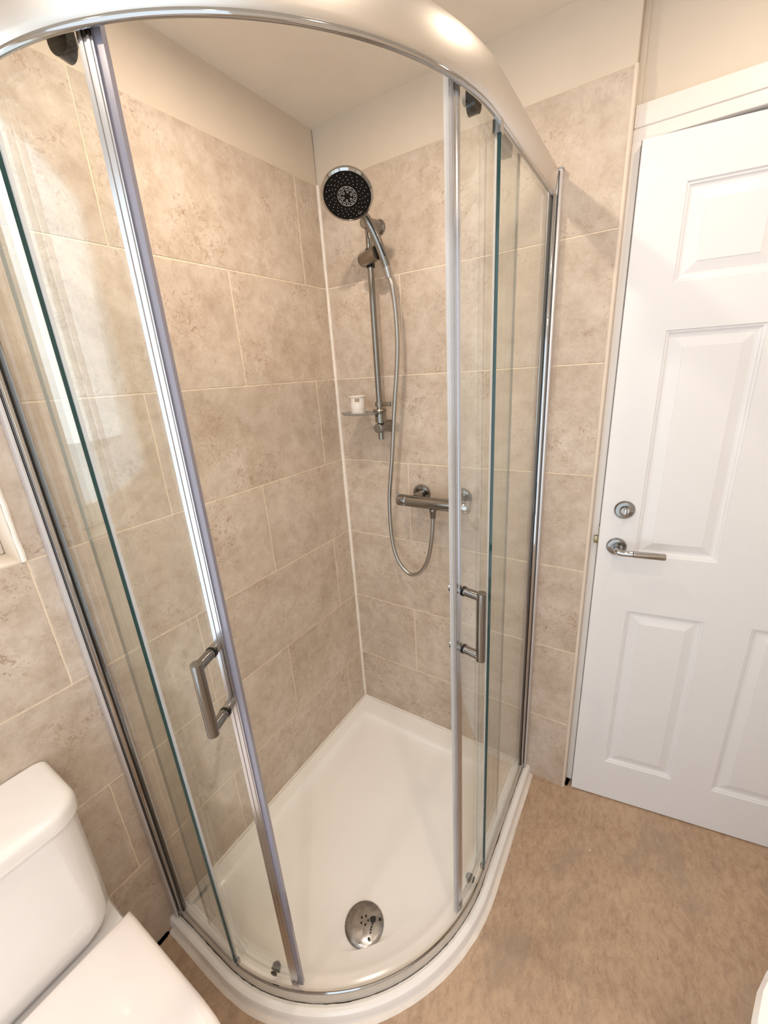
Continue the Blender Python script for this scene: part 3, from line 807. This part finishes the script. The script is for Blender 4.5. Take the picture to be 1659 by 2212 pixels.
# ------------------------------------------------------------------ toilet
def rrect(x0, x1, y0, y1, z, r, n=8, rb=None):
    """rounded rectangle; rb = radius at the wall side (x0)"""
    rb = r if rb is None else rb; o = []
    for (cx, cy, a0, q) in ((x1 - r, y1 - r, 0, r), (x0 + rb, y1 - rb, 90, rb), (x0 + rb, y0 + rb, 180, rb), (x1 - r, y0 + r, 270, r)):
        for i in range(n + 1):
            a = math.radians(a0 + 90 * i / n); o.append(Vector((cx + q * math.cos(a), cy + q * math.sin(a), z)))
    return o
toilet = empty('toilet', 'white close coupled toilet with closed lid beside the shower', 'toilet', (.3, -1.30, FZ))
def tp(g, name, mat, label=None, autos=40, parent=None):
    o = g.make(name, mat, None, autos=autos); adopt(toilet, o)
    if parent: o.parent = parent; o.matrix_parent_inverse = Matrix.Identity(4)
    if label: o['label'] = label
    return o
TY0, TY1 = -1.487, -1.113
g = G(); R_ = []
for (z, e, r) in ((.425, .050, .03), (.430, .028, .045), (.445, .012, .05), (.470, .004, .05), (.56, .0025, .05), (.742, .0, .05)):
    R_.append(rrect(.004, .172 - e * .35, TY0 + .006 + e, TY1 - .006 - e, z, r, 8, .008))
g.loft(R_, cap0=True, cap1=True); tp(g, 'cistern', M_CERAM)
g = G(); R_ = []
for (z, e, r) in ((.742, .004, .05), (.7425, .0, .052), (.765, .0, .052), (.772, .003, .050), (.7755, .009, .045), (.777, .018, .04), (.7775, .05, .02)):
    R_.append(rrect(.003, .180 - e, TY0 + e, TY1 - e * .8, z, r, 8, .010))
g.loft(R_, cap0=True, cap1=True); lid_ = tp(g, 'cistern_lid', M_CERAM)
g = G(); g.lathe([(.024, 0), (.024, .003), (.021, .004), (0, .004)], (.09, -1.30, .777), (0, 0, 1), 32); tp(g, 'flush_button', M_CHROME, parent=lid_)
def pan_ring(x0, x1, hw, z, k, n=48):
    """D shaped outline: square at the back, rounded at the front"""
    o = []; yc = -1.30; L = x1 - x0
    xm = x0 + L * k
    for i in range(n // 4 + 1):
        pass
    side = 10
    for i in range(side): o.append(Vector((x0 + (xm - x0) * i / side, yc + hw, z)))
    for i in range(25):
        a = PI / 2 - PI * i / 24; o.append(Vector((xm + (x1 - xm) * max(0, math.cos(a)) ** .9 if abs(math.cos(a)) > 1e-9 else xm, yc + hw * math.sin(a), z)))
    for i in range(side): o.append(Vector((xm + (x0 - xm) * (i + 1) / side, yc - hw, z)))
    return o
g = G(); R_ = []
for (z, x0, x1, hw) in ((FZ, .10, .58, .105), (.03, .10, .585, .107), (.12, .09, .56, .10), (.24, .07, .60, .12), (.33, .04, .655, .16), (.375, .02, .68, .178), (.405, .012, .69, .181), (.412, .016, .685, .177)):
    R_.append(pan_ring(x0, x1, hw, z, .45))
g.loft(R_, cap0=True, cap1=True); tp(g, 'pan', M_CERAM)
g = G(); R_ = []
SX0 = .186
for (z, e) in ((.414, .006), (.4145, .003), (.424, .002), (.426, .005)):
    R_.append(pan_ring(SX0 + e, .70 - e, .187 - e, z, .50))
g.loft(R_, cap0=True, cap1=True); tp(g, 'seat', M_SEAT)
def lidring(e, z):
    base = pan_ring(SX0 + e, .705 - e, .189 - e, z, .50); return base
g = G(); R_ = []
for (z, e) in ((.427, .003), (.428, .0), (.440, .0), (.4445, .003), (.4465, .008), (.4475, .02), (.448, .05)):
    R_.append(lidring(e, z))
g.loft(R_, cap0=True, cap1=True); tp(g, 'seat_lid', M_SEAT)
for y in (-1.375, -1.225): tp(G().tube([(.178, y - .02, .420), (.178, y + .02, .420)], .006, 16), 'hinge', M_SEAT)

# ------------------------------------------------------------------ wash basin on the right (only its edge shows)
basin = empty('wash_basin', 'white pedestal wash basin, only its rounded rim corner in view', 'basin', (1.50, -.95, FZ))
def bp(g, name, mat, parent=None):
    o = g.make(name, mat, None, autos=40); adopt(basin, o)
    if parent: o.parent = parent; o.matrix_parent_inverse = Matrix.Identity(4)
    return o
BXW = XR - .002
def bring(z, px, hw, p=2.6, cx=None, n=48, fl=1):
    o = []
    for i in range(n):
        a = 2 * PI * i / n; c, s = math.cos(a), math.sin(a)
        x = (abs(c) ** (2 / p)) * (1 if c > 0 else -1); y = (abs(s) ** (2 / p)) * (1 if s > 0 else -1)
        xx = (BXW - px / 2) + x * px / 2; o.append(Vector((xx, -.95 + y * hw, z)))
    return o
g = G(); R_ = [bring(.62, .28, .11), bring(.68, .40, .17), bring(.74, .49, .22), bring(.79, .532, .245), bring(.815, .542, .251), bring(.824, .538, .249), bring(.827, .525, .24)]
def inner(z, k): 
    o = []
    for i in range(48):
        a = 2 * PI * i / 48; o.append(Vector((BXW - .26 + .15 * k * math.cos(a), -.95 + .19 * k * math.sin(a), z)))
    return o
R_ += [inner(.827, 1.02), inner(.820, .97), inner(.76, .85), inner(.72, .55), inner(.71, .1)]
g.loft(R_, cap0=True, cap1=True); bp(g, 'bowl', M_CERAM)
g = G(); R_ = []
for z, a, b in ((FZ, .10, .095), (.04, .095, .09), (.3, .075, .07), (.62, .09, .09), (.66, .11, .10)):
    R_.append([Vector((BXW - .15 + a * math.cos(2 * PI * i / 32), -.95 + b * math.sin(2 * PI * i / 32), z)) for i in range(32)])
g.loft(R_, cap0=True, cap1=True); bp(g, 'pedestal', M_CERAM)
g = G(); g.tube([(BXW - .06, -.95, .826), (BXW - .06, -.95, .90), (BXW - .08, -.95, .925), (BXW - .16, -.95, .915), (BXW - .165, -.95, .90)], [.02, .018, .016, .012, .011], 20)
bp(g, 'mixer_tap', M_CHROME)

# ------------------------------------------------------------------ ceiling downlights
for i, (sx, sy) in enumerate(SPOTS):
    names = ['near the door', 'in the middle of the ceiling', 'furthest from the shower', 'above the toilet', 'added over the shower tray to brighten it']
    d = empty('ceiling_downlight', 'round recessed downlight ' + names[i], 'ceiling light', (sx, sy, ZC), 'recessed ceiling downlights')
    g = G(); g.lathe([(.028, -.004), (.040, -.004), (.042, -.001), (.042, 0), (.028, 0)], (0, 0, 0), (0, 0, 1), 40)
    g.make('bezel', M_CHROME, d)
    g = G(); g.lathe([(.028, -.001), (.0, -.001)], (0, 0, 0), (0, 0, 1), 32); g.make('lens', M_POT, d)

# small white crumb on the floor
p = Vector((1.005, -.185, FZ))
g = G(); g.add(*(lambda V: (V, [(0, 1, 2), (0, 2, 3), (0, 3, 1), (1, 3, 2)]))([p, p + Vector((.006, .001, .0006)), p + Vector((.003, .006, .0006)), p + Vector((.003, .003, .002))]))
tag(g.make('crumb', M_SIL, None, autos=10), 'tiny white crumb lying on the floor in front of the door', 'crumb')
